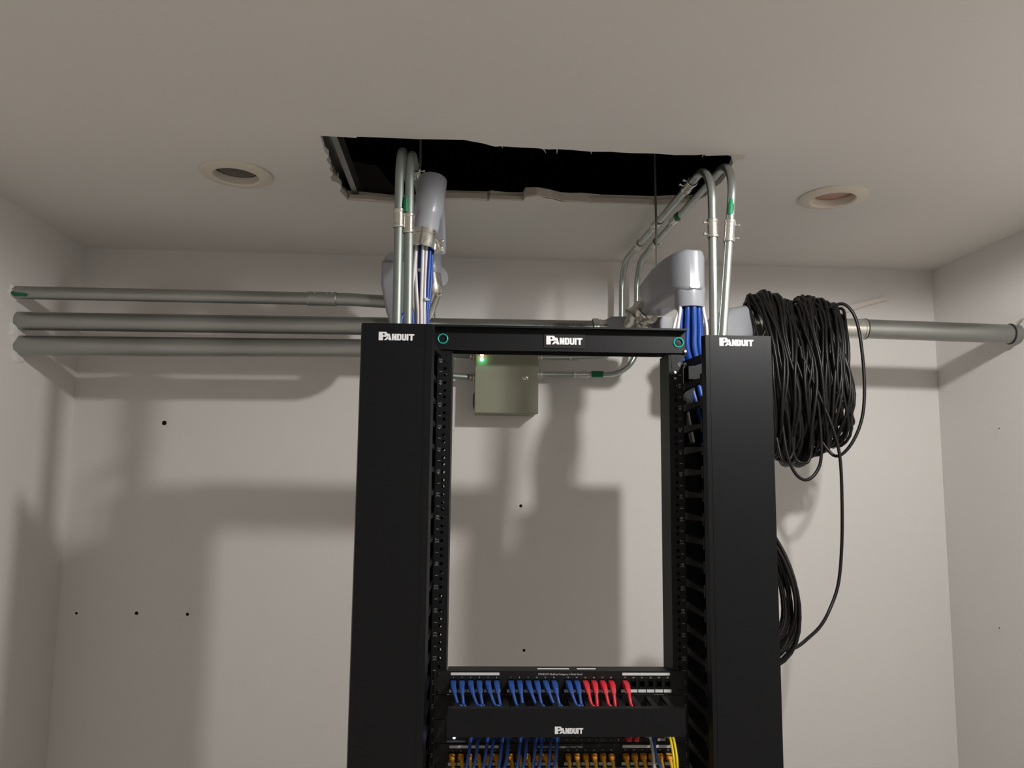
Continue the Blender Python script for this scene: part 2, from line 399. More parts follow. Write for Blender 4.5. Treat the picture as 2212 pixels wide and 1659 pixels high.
# ------------------------------------------------------------------ pipes along the back
def collar(parent, p, q, r, name='coupling', m='zinc', n=24, lip=.0012):
    p, q = Vector(p), Vector(q); d = (q - p).normalized(); L = (q - p).length
    mb = MB(); mb.lathe(p, d, [(r * .97, 0), (r, 0), (r + lip, .0015), (r + lip, .006), (r, .0075), (r, L - .0075), (r + lip, L - .006), (r + lip, L - .0015), (r, L), (r * .97, L)], n)
    return build(mb, name, M[m], parent)
def screw(parent, p, d, L=.010, r=.0032, name='set_screw'):
    p, d = Vector(p), Vector(d).normalized()
    mb = MB(); mb.lathe(p, d, [(r * .55, 0), (r * .55, L * .55), (r, L * .55), (r, L * .9), (r * .7, L), (0, L)], 8)
    return build(mb, name, M['zinc'], parent)
def pipe(name, label, pts, r, parts=None, n=20, m='galv', fr=.1, cat='pipe', group=None, nf=8):
    t = thing(name, label, cat, pts[0], group)
    mb = MB(); mb.tube(fillet(pts, fr, nf), r, n); build(mb, 'tube', M[m], t, sharp=60)
    return t

t = pipe('conduit_pipe', 'thinnest and topmost grey steel pipe on the left, with a riveted sleeve', [(XL, .45, 2.274), (-.50, .45, 2.276), (-.39, .45, 2.272)], .0165, fr=.3, group='horizontal steel pipes entering the left wall')
collar(t, (-.60, .45, 2.2758), (-.527, .45, 2.276), .0180, 'sleeve', 'galv', lip=.0006)
for x in (-.592, -.580, -.55, -.536):
    screw(t, (x, .4345, 2.2855), (0, -1, .5), .004, .0022, 'rivet')
mb = MB(); mb.tube([(XL + .002, .434, 2.272), (XL + .012, .4325, 2.266), (XL + .04, .433, 2.264)], [.0035, .005, .0035], 8); build(mb, 'green_mark', M['green'], t)

t = pipe('conduit_pipe', 'thick grey steel pipe between two others, running on behind the rack top', [(XL, .48, 2.207), (.148, .48, 2.217)], .0238, group='horizontal steel pipes entering the left wall')
text(t, 'NYTEX  CEMCO T-320', .05, .4558, 2.2225, .013, 'stencil_print', M['print_k'], turn=.007)
t = pipe('conduit_pipe', 'thick grey steel pipe lowest on the left, partly hidden by the tall black cover', [(XL, .49, 2.146), (-.42, .49, 2.155), (-.365, .49, 2.185), (-.352, .482, 2.24)], .0255, fr=.1, group='horizontal steel pipes entering the left wall')

t = pipe('conduit_pipe', 'thick grey steel pipe entering the right wall, with black bands', [(.552, .43, 2.2288), (XR, .43, 2.219)], .0255)
collar(t, (.795, .43, 2.2255), (.862, .43, 2.2247), .0262, 'threaded_coupling', 'zinc')
for x, z in ((.862, 2.2247), (1.262, 2.2192)):
    mb = MB(); mb.torus((x, .43, z), (1, 0, 0), .0262, .0022, 28, 6); build(mb, 'black_band', M['tapeblack'], t)
mb = MB(); mb.tube(spline([(1.264, .405, 2.243), (1.272, .40, 2.252), (XR, .405, 2.258)], 5), .0022, 6); build(mb, 'wire_end', M['zinc'], t)

mb = MB(); mb.plate([(.985, 2.343), (1.07, 2.372), (1.131, 2.389), (1.134, 2.394), (1.128, 2.399), (1.075, 2.386), (.985, 2.362)], [], lambda u, v: (u, YB - .001, v), lambda u, v: (u, YB - .012 - .05 * (v - 2.343), v + .004))
tag(build(mb, 'plastic_strip', M['tape'], base=(.985, YB, 2.343)), 'pale tapering strip stuck on the back wall above the right pipe', 'strip')

# ------------------------------------------------------------------ cast grey conduit bodies
def rsec(c, u, w, a, b, k=.35, n=5):            # rounded rectangle ring
    c, u, w = Vector(c), Vector(u), Vector(w); out = []; r = min(a, b) * k
    for sx, sy, a0 in ((1, 1, 0), (-1, 1, PI / 2), (-1, -1, PI), (1, -1, 1.5 * PI)):
        for i in range(n):
            t = a0 + PI / 2 * i / (n - 1)
            out.append(c + u * (sx * (a - r) + r * math.cos(t)) + w * (sy * (b - r) + r * math.sin(t)))
    return out
def sweep_box(mb, secs, k=.35):                 # secs: (center, half width x, half height); axis from the centres
    P = [Vector(s[0]) for s in secs]; rings = []
    for i, s in enumerate(secs):
        d = (P[min(i + 1, len(P) - 1)] - P[max(i - 1, 0)]).normalized()
        if len(s) > 3: u, w = Vector(s[3]), Vector(s[4])
        else:
            u = d.cross(Vector((0, 0, 1)))
            u = u.normalized() if u.length > .1 else Vector((1, 0, 0)); w = u.cross(d)
        rings.append(rsec(P[i], u, w, s[1], s[2], k))
    return mb.loft(rings)

# left, in front: elbow hanging over the left cable manager
t = thing('conduit_elbow', 'grey cast conduit elbow hanging mouth down above the left black cover', 'conduit elbow', (-.283, .03, 2.29), 'grey cast conduit elbows above the rack')
B0, B1 = Vector((-.281, .032, 2.328)), Vector((-.268, .055, 2.452))
ax = (B1 - B0).normalized(); L = (B1 - B0).length
mb = MB(); mb.lathe(B0, ax, [(.0, -.004), (.026, -.004), (.0265, 0), (.0275, .02), (.0275, .037), (.0285, .041), (.0305, .046), (.0305, L - .003), (.029, L), (.024, L + .003), (0, L + .003)], 32)
build(mb, 'body', M['greyp'], t)
mb = MB(); C = B0 + ax * (L * .55)
sweep_box(mb, [(C + Vector((.005, .018, .05)), .022, .020), (C + Vector((.006, .09, -.01)), .026, .026), (C + Vector((.006, .15, -.05)), .026, .027)])
build(mb, 'rear_arm', M['greyp'], t)
mb = MB(); mb.lathe(B0 - ax * .042, ax, [(.0262, 0), (.0278, .0), (.0278, .026), (.0262, .0265), (.0262, .029), (.0272, .0295), (.0272, .033), (.0262, .0335), (.0262, .036), (.0270, .0365), (.0270, .041), (.025, .042), (.024, .042), (.0245, 0), (.0262, 0)], 32)
build(mb, 'mouth_collar', M['zinc'], t)
for dz, dx in ((-.020, .026), (-.034, .024)):
    screw(t, B0 + Vector((dx, -.004, dz)), (1, -.2, .02), .014, .004)
mb = MB(); mb.box(-.259, -.250, .018, .045, 2.288, 2.300); mb.tube([(-.256, .02, 2.31), (-.250, .018, 2.297), (-.246, .016, 2.285)], .0025, 6); mb.cyl((-.248, .010, 2.284), (-.243, .004, 2.284), .0038, 8)
build(mb, 'clamp_hinge', M['zinc'], t)

# left, behind: elbow that ends the top pipe
t = thing('conduit_elbow', 'grey cast conduit elbow at the end of the top left pipe, behind the thin conduits', 'conduit elbow', (-.385, .45, 2.24), 'grey cast conduit elbows above the rack')
mb = MB(); sweep_box(mb, [((-.345, .44, 2.205), .030, .030), ((-.352, .43, 2.25), .036, .04), ((-.362, .40, 2.32), .040, .042), ((-.366, .38, 2.365), .036, .036), ((-.366, .375, 2.372), .026, .026)])
build(mb, 'body', M['greyp'], t)
mb = MB(); mb.tube(fillet([(-.34, .44, 2.31), (-.275, .42, 2.33), (-.262, .40, 2.33)], .04), .026, 16); mb.lathe((-.285, .40, 2.39), (0, 0, -1), [(0, 0), (.024, 0), (.027, .004), (.028, .05), (.024, .058), (0, .06)], 24)
build(mb, 'round_cap', M['greyp'], t)
mb = MB(); mb.tube(fillet([(-.283, .40, 2.335), (-.277, .40, 2.295), (-.30, .43, 2.245), (-.32, .45, 2.225)], .04), [.026] * 20 if False else .025, 16)
build(mb, 'elbow_bend', M['zinc'], t)
screw(t, (-.268, .375, 2.275), (1, -.3, .1), .014, .0045)

# right: flat body at the end of the middle pipe, and the big elbow in front of it
t = thing('conduit_elbow', 'flat grey conduit body lying at the right end of the middle pipe', 'conduit elbow', (.24, .47, 2.18), 'grey cast conduit elbows above the rack')
mb = MB(); sweep_box(mb, [((.18, .475, 2.216), .030, .026), ((.19, .474, 2.216), .036, .031), ((.30, .462, 2.214), .037, .033), ((.335, .458, 2.212), .034, .030), ((.345, .457, 2.212), .02, .02)])
build(mb, 'body', M['greyp'], t)
collar(t, (.142, .48, 2.2165), (.158, .48, 2.2166), .0285, 'lock_ring', 'zinc', lip=.002)
collar(t, (.16, .479, 2.2166), (.182, .476, 2.2165), .0262, 'threaded_coupling', 'zinc')

t = thing('conduit_elbow', 'large grey cast conduit elbow over the right post, blue cables leaving its mouth', 'conduit elbow', (.31, .15, 2.2), 'grey cast conduit elbows above the rack')
mb = MB()
sweep_box(mb, [((.275, .372, 2.270), .026, .034), ((.278, .358, 2.274), .036, .044), ((.290, .28, 2.285), .040, .050), ((.302, .205, 2.290), .0415, .0505), ((.308, .170, 2.290), .040, .050), ((.312, .145, 2.2895), .034, .049), ((.314, .128, 2.289), .023, .047), ((.3145, .121, 2.289), .012, .043)], .5)
build(mb, 'body', M['greyp'], t)
mb = MB(); mb.lathe((.313, .16, 2.255), (0, 0, -1), [(.034, 0), (.0355, .008), (.034, .016), (.034, .044), (.033, .047), (.029, .047), (.028, .02)], 28)
build(mb, 'mouth_collar', M['greyp'], t)
hb = Vector((.268, .375, 2.252)); hd = Vector((-.34, .45, -.42)).normalized()
mb = MB(); mb.lathe(hb, hd, [(.026, -.012), (.026, .004), (.036, .005), (.037, .010), (.036, .016), (.029, .017), (.029, .026), (.037, .027), (.0375, .033), (.037, .040), (.028, .041), (.027, .07)], 20)
build(mb, 'threaded_hub', M['zinc'], t)
for a in (0.3, 1.6, 2.9, 4.3, 5.5):
    u = hd.cross(Vector((1, 0, 0))).normalized(); w = hd.cross(u)
    d = u * math.cos(a) + w * math.sin(a)
    screw(t, hb + hd * .033 + d * .036, d, .012, .005, 'lock_nut_lug')
mb = MB(); sweep_box(mb, [((.318, .40, 2.2), .016, .016), ((.318, .40, 2.235), .02, .02)])
build(mb, 'strap_block', M['greyp'], t)

# right: elbow behind the two bright conduits, joined to the right pipe
t = thing('conduit_elbow', 'grey cast conduit elbow low behind the two bright conduits, joined to the right pipe', 'conduit elbow', (.5, .42, 2.18), 'grey cast conduit elbows above the rack')
mb = MB(); sweep_box(mb, [((.545, .43, 2.232), .030, .034), ((.535, .428, 2.232), .038, .044), ((.50, .422, 2.221), .040, .048), ((.455, .412, 2.198), .038, .042), ((.435, .406, 2.189), .028, .030)], .5)
build(mb, 'body', M['greyp'], t)
mb = MB(); mb.lathe((.462, .405, 2.165), (0, 0, -1), [(.032, -.02), (.034, .0), (.034, .03), (.029, .032)], 24); build(mb, 'mouth_collar', M['greyp'], t)
collar(t, (.542, .43, 2.2290), (.590, .43, 2.2285), .0295, 'threaded_hub', 'zinc')

# hanger rods
for x, y, z0, lab in [(-.300, .13, 2.43, 'thin hanger rod rising into the ceiling opening behind the left elbow'), (.266, .27, 2.322, 'thin hanger rod rising into the ceiling opening above the big right elbow')]:
    t = thing('hanger_rod', lab, 'rod', (x, y, z0), 'hanger rods in the ceiling opening')
    mb = MB(); mb.cyl((x, y, z0), (x - .004, y, ZT), .0027, 8); build(mb, 'rod', M['rod'], t)
    mb = MB(); mb.cyl((x, y, z0 + .005), (x, y, z0 + .010), .006, 6); build(mb, 'nut', M['zinc'], t)

# ------------------------------------------------------------------ thin conduits between the managers and the wall box
def thin_conduit(label, pts, r=.0088, fr=.085, group='thin bright conduits over the rack', m='emt'):
    t = thing('thin_conduit', label, 'conduit', pts[0], group)
    mb = MB(); mb.tube(fillet(pts, fr, 10), r, 14); build(mb, 'tube', M[m], t, sharp=60)
    return t
RC = .0105
t = thin_conduit('inner of two bright conduits rising from the right manager and arching back', [(.292, -.072, 2.02), (.295, -.072, 2.464), (.272, .72, 2.464), (.268, .72, 2.183), (.03, .745, 2.181)], fr=[.088, .08, .075])
collar(t, (.2938, -.072, 2.300), (.2941, -.072, 2.338), RC); screw(t, (.284, -.073, 2.307), (-1, -.2, 0)); screw(t, (.284, -.073, 2.331), (-1, -.2, 0))
collar(t, (.2920, .05, 2.464), (.2905, .10, 2.464), RC); screw(t, (.283, .062, 2.468), (-1, 0, .5)); screw(t, (.282, .088, 2.468), (-1, 0, .5))
collar(t, (.284, .31, 2.464), (.2825, .355, 2.464), RC); collar(t, (.2785, .50, 2.464), (.2775, .545, 2.464), RC); screw(t, (.268, .525, 2.466), (-1, 0, .3))
collar(t, (.16, .735, 2.182), (.115, .739, 2.1815), RC)
collar(t, (.269, .72, 2.25), (.2688, .72, 2.285), RC); screw(t, (.259, .715, 2.285), (-1, -.3, .2))
collar(t, (.035, .7446, 2.181), (.018, .7454, 2.181), .0125, 'box_connector')
t = thin_conduit('outer of two bright conduits rising from the right manager and arching back', [(.300, -.078, 2.02), (.340, -.080, 2.474), (.318, .72, 2.468), (.312, .72, 2.132), (.03, .745, 2.130)], fr=[.09, .08, .085])
collar(t, (.3238, -.079, 2.29), (.3278, -.0791, 2.335), RC); screw(t, (.334, -.08, 2.298), (1, -.2, 0)); screw(t, (.3365, -.08, 2.325), (1, -.2, 0))
mb = MB(); mb.tube([(.3262, -.0835, 2.345), (.3277, -.0842, 2.362), (.330, -.0838, 2.38)], [.0062, .0066, .004], 10); build(mb, 'green_mark', M['green'], t)
collar(t, (.3275, .30, 2.471), (.326, .345, 2.471), RC); mb = MB(); mb.cyl((.3275, .285, 2.4712), (.327, .30, 2.471), .0095, 12); build(mb, 'green_mark', M['green'], t)
collar(t, (.3235, .50, 2.4695), (.3225, .545, 2.469), RC); screw(t, (.333, .525, 2.471), (1, 0, .3))
mb = MB(); mb.cyl((.215, .7287, 2.1312), (.18, .732, 2.131), .0098, 12); build(mb, 'green_mark', M['green'], t)
collar(t, (.17, .7326, 2.131), (.125, .7366, 2.1306), RC); collar(t, (.035, .7446, 2.13), (.018, .7454, 2.13), .0125, 'box_connector')

t = thin_conduit('outer of two bright conduits rising from the left manager into the ceiling opening', [(-.324, -.072, 2.02), (-.328, -.072, 2.492), (-.325, .72, 2.454), (-.318, .72, 2.183), (-.17, .745, 2.181)], fr=[.09, .08, .075], m='emt_shade')
collar(t, (-.3265, -.072, 2.302), (-.3268, -.072, 2.340), RC)
collar(t, (-.181, .7432, 2.1812), (-.163, .7455, 2.181), .0125, 'box_connector')
t = thin_conduit('inner of two bright conduits rising from the left manager into the ceiling opening', [(-.303, -.070, 2.02), (-.309, -.070, 2.485), (-.296, .72, 2.447), (-.288, .72, 2.120), (-.17, .745, 2.117)], fr=[.088, .08, .07], m='emt_shade')
collar(t, (-.3070, -.070, 2.292), (-.3074, -.070, 2.332), RC)
mb = MB(); mb.tube([(-.3125, -.0765, 2.333), (-.313, -.077, 2.345), (-.3125, -.076, 2.364)], [.005, .006, .0045], 8); build(mb, 'green_mark', M['green'], t)
collar(t, (-.3069, .06, 2.4787), (-.3062, .10, 2.4768), RC); screw(t, (-.2965, .08, 2.478), (1, 0, .3))
mb = MB(); mb.cyl((-.2895, .72, 2.205), (-.2892, .72, 2.215), .0096, 12); build(mb, 'green_mark', M['green'], t)
collar(t, (-.181, .7432, 2.1172), (-.163, .7455, 2.117), .0125, 'box_connector')

# ------------------------------------------------------------------ wall box
t = thing('junction_box', 'olive grey steel box on the back wall with two glowing lamps and a lock', 'electrical box', (-.073, YB, 2.01))
build(MB().box(-.163, .017, .702, YB, 2.009, 2.232), 'body', M['box'], t, bevel=.002)
d = build(MB().box(-.165, .019, .690, .7015, 2.007, 2.234), 'door', M['box'], t, bevel=.0025)
mb = MB(); mb.lathe((-.019, .690, 2.112), (0, -1, 0), [(.0095, 0), (.009, .002), (.007, .0035), (.0, .0035)], 20); lk = build(mb, 'lock', M['zinc'], d)
mb = MB(); mb.box(-.0225, -.0155, .6860, .6866, 2.111, 2.113); build(mb, 'key_slot', M['dark'], d)
for z, m_, g_, n_ in ((2.1750, 'led_r', 'halo_r', 'red_lamp'), (2.1620, 'led_g', 'halo_g', 'green_lamp')):
    mb = MB(); mb.lathe((-.1455, .690, z), (0, -1, 0), [(.0048, 0), (.0048, .003), (.0035, .0055), (0, .0065)], 16); o = build(mb, n_, M[m_], d)
    o['label'] = 'glowing ' + n_.replace('_', ' ')
    mb = MB(); mb.lathe((-.1455, .690, z), (0, -1, 0), [(.0082, 0), (.0075, .0012), (.0048, .002), (.0048, .0)], 20); build(mb, 'lamp_halo', M[g_], d)  # faintly emissive ring painted as the halo of light round each lamp
mb = MB(); mb.lathe((-.163, .735, 2.047), (-1, 0, 0), [(.024, 0), (.024, .003), (.018, .006), (0, .006)], 20); build(mb, 'side_grommet', M['plastic'], t)

# ------------------------------------------------------------------ the rack (rack frame: x along its front, y into the room depth)
Z0, ZR = 0.0, 2.122
UZ = lambda u: 2.055 - (45 - u) * .04445
rack = thing('equipment_rack', 'black open two post equipment rack standing in the middle of the room', 'rack', (0, .04, 0), rack=True)
def flange(x0, x1, y0, y1, xh):
    mb = MB(); zs = [z for u in range(1, 46) for z in (UZ(u) - .0159, UZ(u), UZ(u) + .0159)]
    edge = [Z0 + .02] + [(a + b) / 2 for a, b in zip(zs, zs[1:])] + [2.078]
    for i, z in enumerate(zs):                  # one cell of plate per mounting hole
        a, b = edge[i], edge[i + 1]
        hole = circ(xh, z, .0033, 8)
        mb.plate([(x0, a), (x1, a), (x1, b), (x0, b)], [hole], lambda u, v: (u, y0, v), lambda u, v: (u, y1, v))
    return mb
for s, side in ((-1, 'left'), (1, 'right')):
    xi, xo, xh = s * .2195, s * .2485, s * .233
    a, b = sorted((xi, xo))
    post = build(MB().box(*sorted((xi, xi + s * .004)), .004, .076, Z0 + .02, 2.078), 'post_web', M['rack'], rack)
    build(flange(a, b, 0, .004, xh), 'front_flange', M['rack'], rack, sharp=60)
    build(flange(a, b, .076, .080, xh) if s < 0 else MB().box(a, b, .076, .080, Z0 + .02, 2.078), 'rear_flange', M['rack'], rack, sharp=60)
    build(MB().box(*sorted((xi - s * .12, xo + s * .03)), -.20, .28, 0, .02), 'base_foot', M['rack'], rack, bevel=.003)
    # gusset at the top corner
    mb = MB(); g = [(xi + s * .004, 2.078), (xo + s * .005, 2.078), (xo + s * .005, 2.072), (xi + s * .006, 2.046)]
    mb.plate(g, [circ(xi + s * .013, 2.066, .0025, 8)], lambda u, v: (u, -.0012, v), lambda u, v: (u, -.0002, v)); build(mb, 'gusset', M['rack'], rack)
    for u in range(26, 46):
        text(rack, str(u), s * .2415 if s < 0 else .2412, -.0006, UZ(u), .0098, 'unit_number', M['print_g'], turn=PI / 2)
        mb = MB(); mb.box(s * .2415 - .0028, s * .2415 + .0028, -.0007, -.0002, UZ(u) + .0216, UZ(u) + .0228); build(mb, 'unit_mark', M['print_g'], rack)
# top cross bar
mb = MB()
mb.plate([(-.2570, 2.077), (.2520, 2.077), (.2520, 2.120), (-.2570, 2.120)], [circ(-.2385, 2.0985, .0078, 18), circ(.2385, 2.0985, .0078, 18)], lambda u, v: (u, -.006, v), lambda u, v: (u, -.002, v))
mb.box(-.2570, .2520, -.026, .03, 2.120, 2.124)
build(mb, 'top_bar', M['rack'], rack, sharp=50)
mb = MB(); mb.box(-.2475, .2475, .080, .084, 2.082, 2.106); build(mb, 'rear_top_bar', M['rack'], rack)
for x in (-.2385, .2385):
    mb = MB(); mb.torus((x, -.0070, 2.0985), (0, 1, 0), .0094, .0015, 28, 8); build(mb, 'teal_ring', M['teal'], rack)
    mb = MB(); mb.lathe((x, -.002, 2.0985), (0, -1, 0), [(.0078, 0), (.0078, .0025), (.0, .003)], 18, True); build(mb, 'hole_plug', M['rack'], rack)
np_ = build(MB().box(-.036, .048, -.0075, -.006, 2.0825, 2.1125), 'nameplate', M['plastic'], rack, bevel=.0006)
logo(np_, -.0305, -.0075, 2.0905, .073)
for x, z in ((.2475, 2.0805), (.2475, 2.0545)):
    mb = MB(); mb.lathe((x + .004, -.004, z), (0, -1, 0), [(.004, 0), (.004, .004), (.0025, .006), (0, .006)], 8); build(mb, 'bolt', M['zinc'], rack)

# ------------------------------------------------------------------ vertical cable managers
def v_manager(x0, x1, zt, inner, label, rear=None):
    t = thing('cable_manager', label, 'cable manager', ((x0 + x1) / 2, .0, .05), 'tall black vertical cable managers', rack=True)
    # door: flat face with angled margins
    prof = [(x0, -.088), (x0 + .004, -.1035), (x1 - .004, -.1035), (x1, -.088), (x1 - .0015, -.088), (x1 - .005, -.1015), (x0 + .005, -.1015), (x0 + .0015, -.088)]
    if inner < 0: pass
    mb = MB(); mb.prism_z(prof, .06, zt)
    door = build(mb, 'door', M['black'], t, sharp=25)
    xs = (x1 - .0165) if inner > 0 else (x0 + .0125)
    build(MB().box(xs - .0006, xs + .0006, -.1042, -.1034, .061, zt - .001), 'door_crease', M['black'], door)
    k = .0665
    if inner > 0: logo(door, -.3535, -.1037, 2.0765, k)
    else: logo(door, .2925, -.1037, 2.0765, k * .985)
    build(MB().box(x0 + .012, x1 - .012, .088, .092, .06, zt - .03), 'spine', M['rack'], t)
    for a in (x0, x1 - .012):
        build(MB().box(a, a + .012, .076, .092, .06, zt - .03), 'side_rail', M['rack'], t)
    so = x0 if inner > 0 else x1 - .002
    build(MB().box(so, so + .002, -.035, .092, .06, zt - .10), 'shadow_plate', M['rack'], t)  # added plate, blocks light through the open side to widen the shadow
    if rear:                                     # rear half of a two-sided manager
        build(MB().box(x1 - .006, x1 - .002, .0925, rear, .06, zt - .05), 'rear_side', M['rack'], t)
        build(MB().box(x0 + .018, x1 - .006, rear - .004, rear, .06, zt - .05), 'rear_cover', M['black'], t)
    # cable fingers up both sides
    for a in (x0 + .001, x1 - .011):
        first = None; z = .10
        while z < zt - .075:
            if first is None:
                mb = MB()
                mb.hexa([(a, -.074, z), (a + .010, -.074, z), (a + .010, .076, z - .004), (a, .076, z - .004)], [(a, -.074, z + .007), (a + .010, -.074, z + .007), (a + .010, .076, z + .012), (a, .076, z + .012)])
                mb.box(a, a + .010, -.080, -.070, z - .008, z + .015)
                first = build(mb, 'cable_finger', M['plastic'], t); zf = z
            else: share(first, 'cable_finger', (0, 0, z - zf), t)
            z += .04445
    # end bracket at the top
    xi = x1 if inner > 0 else x0; s = -1 if inner > 0 else 1
    mb = MB()
    zb = zt - .044
    mb.hexa([(xi - s * .012, .02, zb), (xi + s * .012, .0, zb), (xi + s * .03, -.098, zb), (xi + s * .004, -.098, zb)], [(xi - s * .012, .02, zb + .010), (xi + s * .012, .0, zb + .010), (xi + s * .03, -.098, zb + .010), (xi + s * .004, -.098, zb + .010)])
    mb.box(x0 + .014, x1 - .014, .06, .088, zb - .02, zb + .012)
    build(mb, 'end_bracket', M['rack'], t)
    mb = MB(); mb.box(x0 + .004, x1 - .004, -.060, .076, zt - .085, zt - .081); build(mb, 'tie_shelf', M['rack'], t) if False else None
    build(MB().box(x0 + .01, x1 - .01, -.0875, .092, .05, .06), 'foot_plate', M['rack'], t)
    return t
v_manager(-.389, -.2495, 2.109, 1, 'tall black vertical cable manager with lettered cover, left of the rack')
v_manager(.262, .3965, 2.097, -1, 'tall black vertical cable manager with lettered cover, right of the rack', rear=.235)

# ------------------------------------------------------------------ rack gear
PX = [-.205 + .110 * (i // 6) + .01655 * (i % 6) for i in range(24)]
def patch_panel(u, label, strips=True):
    zc = UZ(u)
    t = thing('patch_bay', label, 'patch panel', (0, 0, zc - .0222), 'patch panels in the rack', rack=True)
    holes = [[(x - .0068, zc - .010), (x + .0068, zc - .010), (x + .0068, zc + .0065), (x - .0068, zc + .0065)] for x in PX]
    mb = MB(); mb.plate([(-.2413, zc - .0218), (.2413, zc - .0218), (.2413, zc + .0218), (-.2413, zc + .0218)], holes, lambda a, b: (a, -.003, b), lambda a, b: (a, -.0001, b))
    face = build(mb, 'face_plate', M['plastic'], t, sharp=50)
    build(MB().box(-.2165, .2165, -.0001, .034, zc + .0203, zc + .0218), 'top_flange', M['plastic'], t)
    build(MB().box(-.2165, .2165, .026, .030, zc - .0215, zc + .0203), 'rear_plate', M['plastic'], t)
    first = None
    for i, x in enumerate(PX):
        if first is None:
            mb = MB(); w = .0062
            mb.box(x - w, x - w + .0012, -.004, .016, zc - .009, zc + .006); mb.box(x + w - .0012, x + w, -.004, .016, zc - .009, zc + .006)
            mb.box(x - w, x + w, -.004, .016, zc + .0048, zc + .006); mb.box(x - w, x + w, -.004, .016, zc - .009, zc - .0078); mb.box(x - w, x + w, .014, .016, zc - .009, zc + .006)
            mb.box(x - .0028, x + .0028, -.004, -.0005, zc + .003, zc + .006)
            first = build(mb, 'jack', M['plastic'], t); x00 = x
        else: share(first, 'jack', (x - x00, 0, 0), t)
    tf = None
    for i, x in enumerate(PX):
        text(t, str(i + 1), x, -.0034, zc + .0098, .0036, 'port_number', M['print_w'])
        if tf is None:
            tf = build(MB().box(x - .0074, x + .0074, -.0038, -.003, zc - .0178, zc - .0122), 'port_tab', M['label'], t); xt = x
        else: share(tf, 'port_tab', (x - xt, 0, 0), t)
    for a, b in ((-.210, -.117), (.120, .2125)):
        build(MB().box(a, b, -.0036, -.003, zc + .0138, zc + .0188), 'label_strip', M['label'], t)
    for a, b in ((-.043, .019), (.034, .071)):
        build(MB().box(a, b, .010, .018, zc + .0218, zc + .0222), 'flange_label', M['label'], t)
    text(t, 'PANDUIT NetKey Category 6 Patch Panel', 0.0, -.0034, zc + .0158, .0048, 'panel_lettering', M['print_w'], width=.084)
    for x in (-.233, .233):
        for dz in (-.0159, .0159):
            mb = MB(); mb.lathe((x, -.003, zc + dz), (0, -1, 0), [(.0042, 0), (.004, .0015), (.002, .0025), (0, .0025)], 10); build(mb, 'rack_screw', M['plastic'], t)
    return t
patch_panel(31, 'upper black patch panel with blue and red plugs under a white strip')
patch_panel(28, 'lower black patch panel with yellow plugs, cut by the bottom of the view')

def h_manager(u, label, marked=True):
    zc = UZ(u)
    t = thing('finger_manager', label, 'cable manager', (0, 0, zc - .0222), 'horizontal cable managers in the rack', rack=True)
    build(MB().box(-.2413, .2413, -.003, -.0001, zc - .0215, zc + .0215), 'back_plate', M['plastic'], t)
    mb = MB(); z0, z1 = zc - .0245, zc + .0245; y = -.103
    mb.plate([(y, z0), (y + .0, z1), (y + .012, z1 + .001), (y + .012, z1 - .001), (y + .002, z1 - .002), (y + .002, z0 + .002), (y + .012, z0 + .001), (y + .012, z0 - .001)], [], lambda a, b: (-.2105, a, b), lambda a, b: (.2165, a, b))
    c = build(mb, 'cover', M['black'], t)
    if marked: logo(c, -.0195, y - .0002, zc - .0185, .051)
    ft = fb = None
    for i in range(14):
        x = -.197 + i * .0304
        if ft is None:
            mb = MB(); mb.hexa([(x - .006, -.092, zc + .018), (x + .006, -.092, zc + .018), (x + .004, -.003, zc + .014), (x - .004, -.003, zc + .014)], [(x - .006, -.092, zc + .021), (x + .006, -.092, zc + .021), (x + .004, -.003, zc + .021), (x - .004, -.003, zc + .021)])
            ft = build(mb, 'upper_finger', M['plastic'], t)
            mb = MB(); mb.hexa([(x - .006, -.092, zc - .021), (x + .006, -.092, zc - .021), (x + .004, -.003, zc - .021), (x - .004, -.003, zc - .021)], [(x - .006, -.092, zc - .018), (x + .006, -.092, zc - .018), (x + .004, -.003, zc - .014), (x - .004, -.003, zc - .014)])
            fb = build(mb, 'lower_finger', M['plastic'], t); x00 = x
        else:
            share(ft, 'upper_finger', (x - x00, 0, 0), t); share(fb, 'lower_finger', (x - x00, 0, 0), t)
    return t
h_manager(30, 'horizontal black cable manager with white lettering under the upper patch panel')
h_manager(27, 'horizontal black cable manager under the lower patch panel, below the view')

# switch between them
zc = UZ(29)
t = thing('network_switch', 'black network switch with a glowing violet lamp, mostly behind the lettered cover', 'switch', (0, 0, zc - .0222), rack=True)
build(MB().box(-.2185, .2185, -.004, .26, zc - .0215, zc + .0215), 'chassis', M['plastic'], t, bevel=.001)
for s in (-1, 1): build(MB().box(*sorted((s * .2185, s * .2413)), -.003, -.0001, zc - .0215, zc + .0215), 'mounting_ear', M['plastic'], t)
mb = MB(); mb.lathe((-.2015, -.004, zc - .0115), (0, -1, 0), [(.0024, 0), (.002, .0015), (0, .002)], 12); build(mb, 'power_lamp', M['led_v'], t)
fp = None
for i in range(24):
    x = -.172 + i * .0142
    for r_, dz in ((0, .004), (1, -.010)):
        pass
    if fp is None:
        mb = MB(); mb.box(x - .0062, x + .0062, -.0052, -.004, zc - .012, zc + .002); mb.box(x - .0012, x + .0012, -.0057, -.0052, zc - .0125, zc - .0105)
        fp = build(mb, 'port', M['dark'], t); x00 = x
    else: share(fp, 'port', (x - x00, 0, 0), t)
    build(MB().box(x - .0007, x + .0007, -.0048, -.004, zc - .0165, zc - .0142), 'port_mark', M['print_g'], t)
build(MB().box(-.215, -.180, -.0045, -.004, zc - .0195, zc - .0165), 'front_legend', M['print_g'], t)
build(MB().box(.186, .202, -.0048, -.004, zc - .0178, zc - .0130), 'metal_slot', M['greyc'], t)

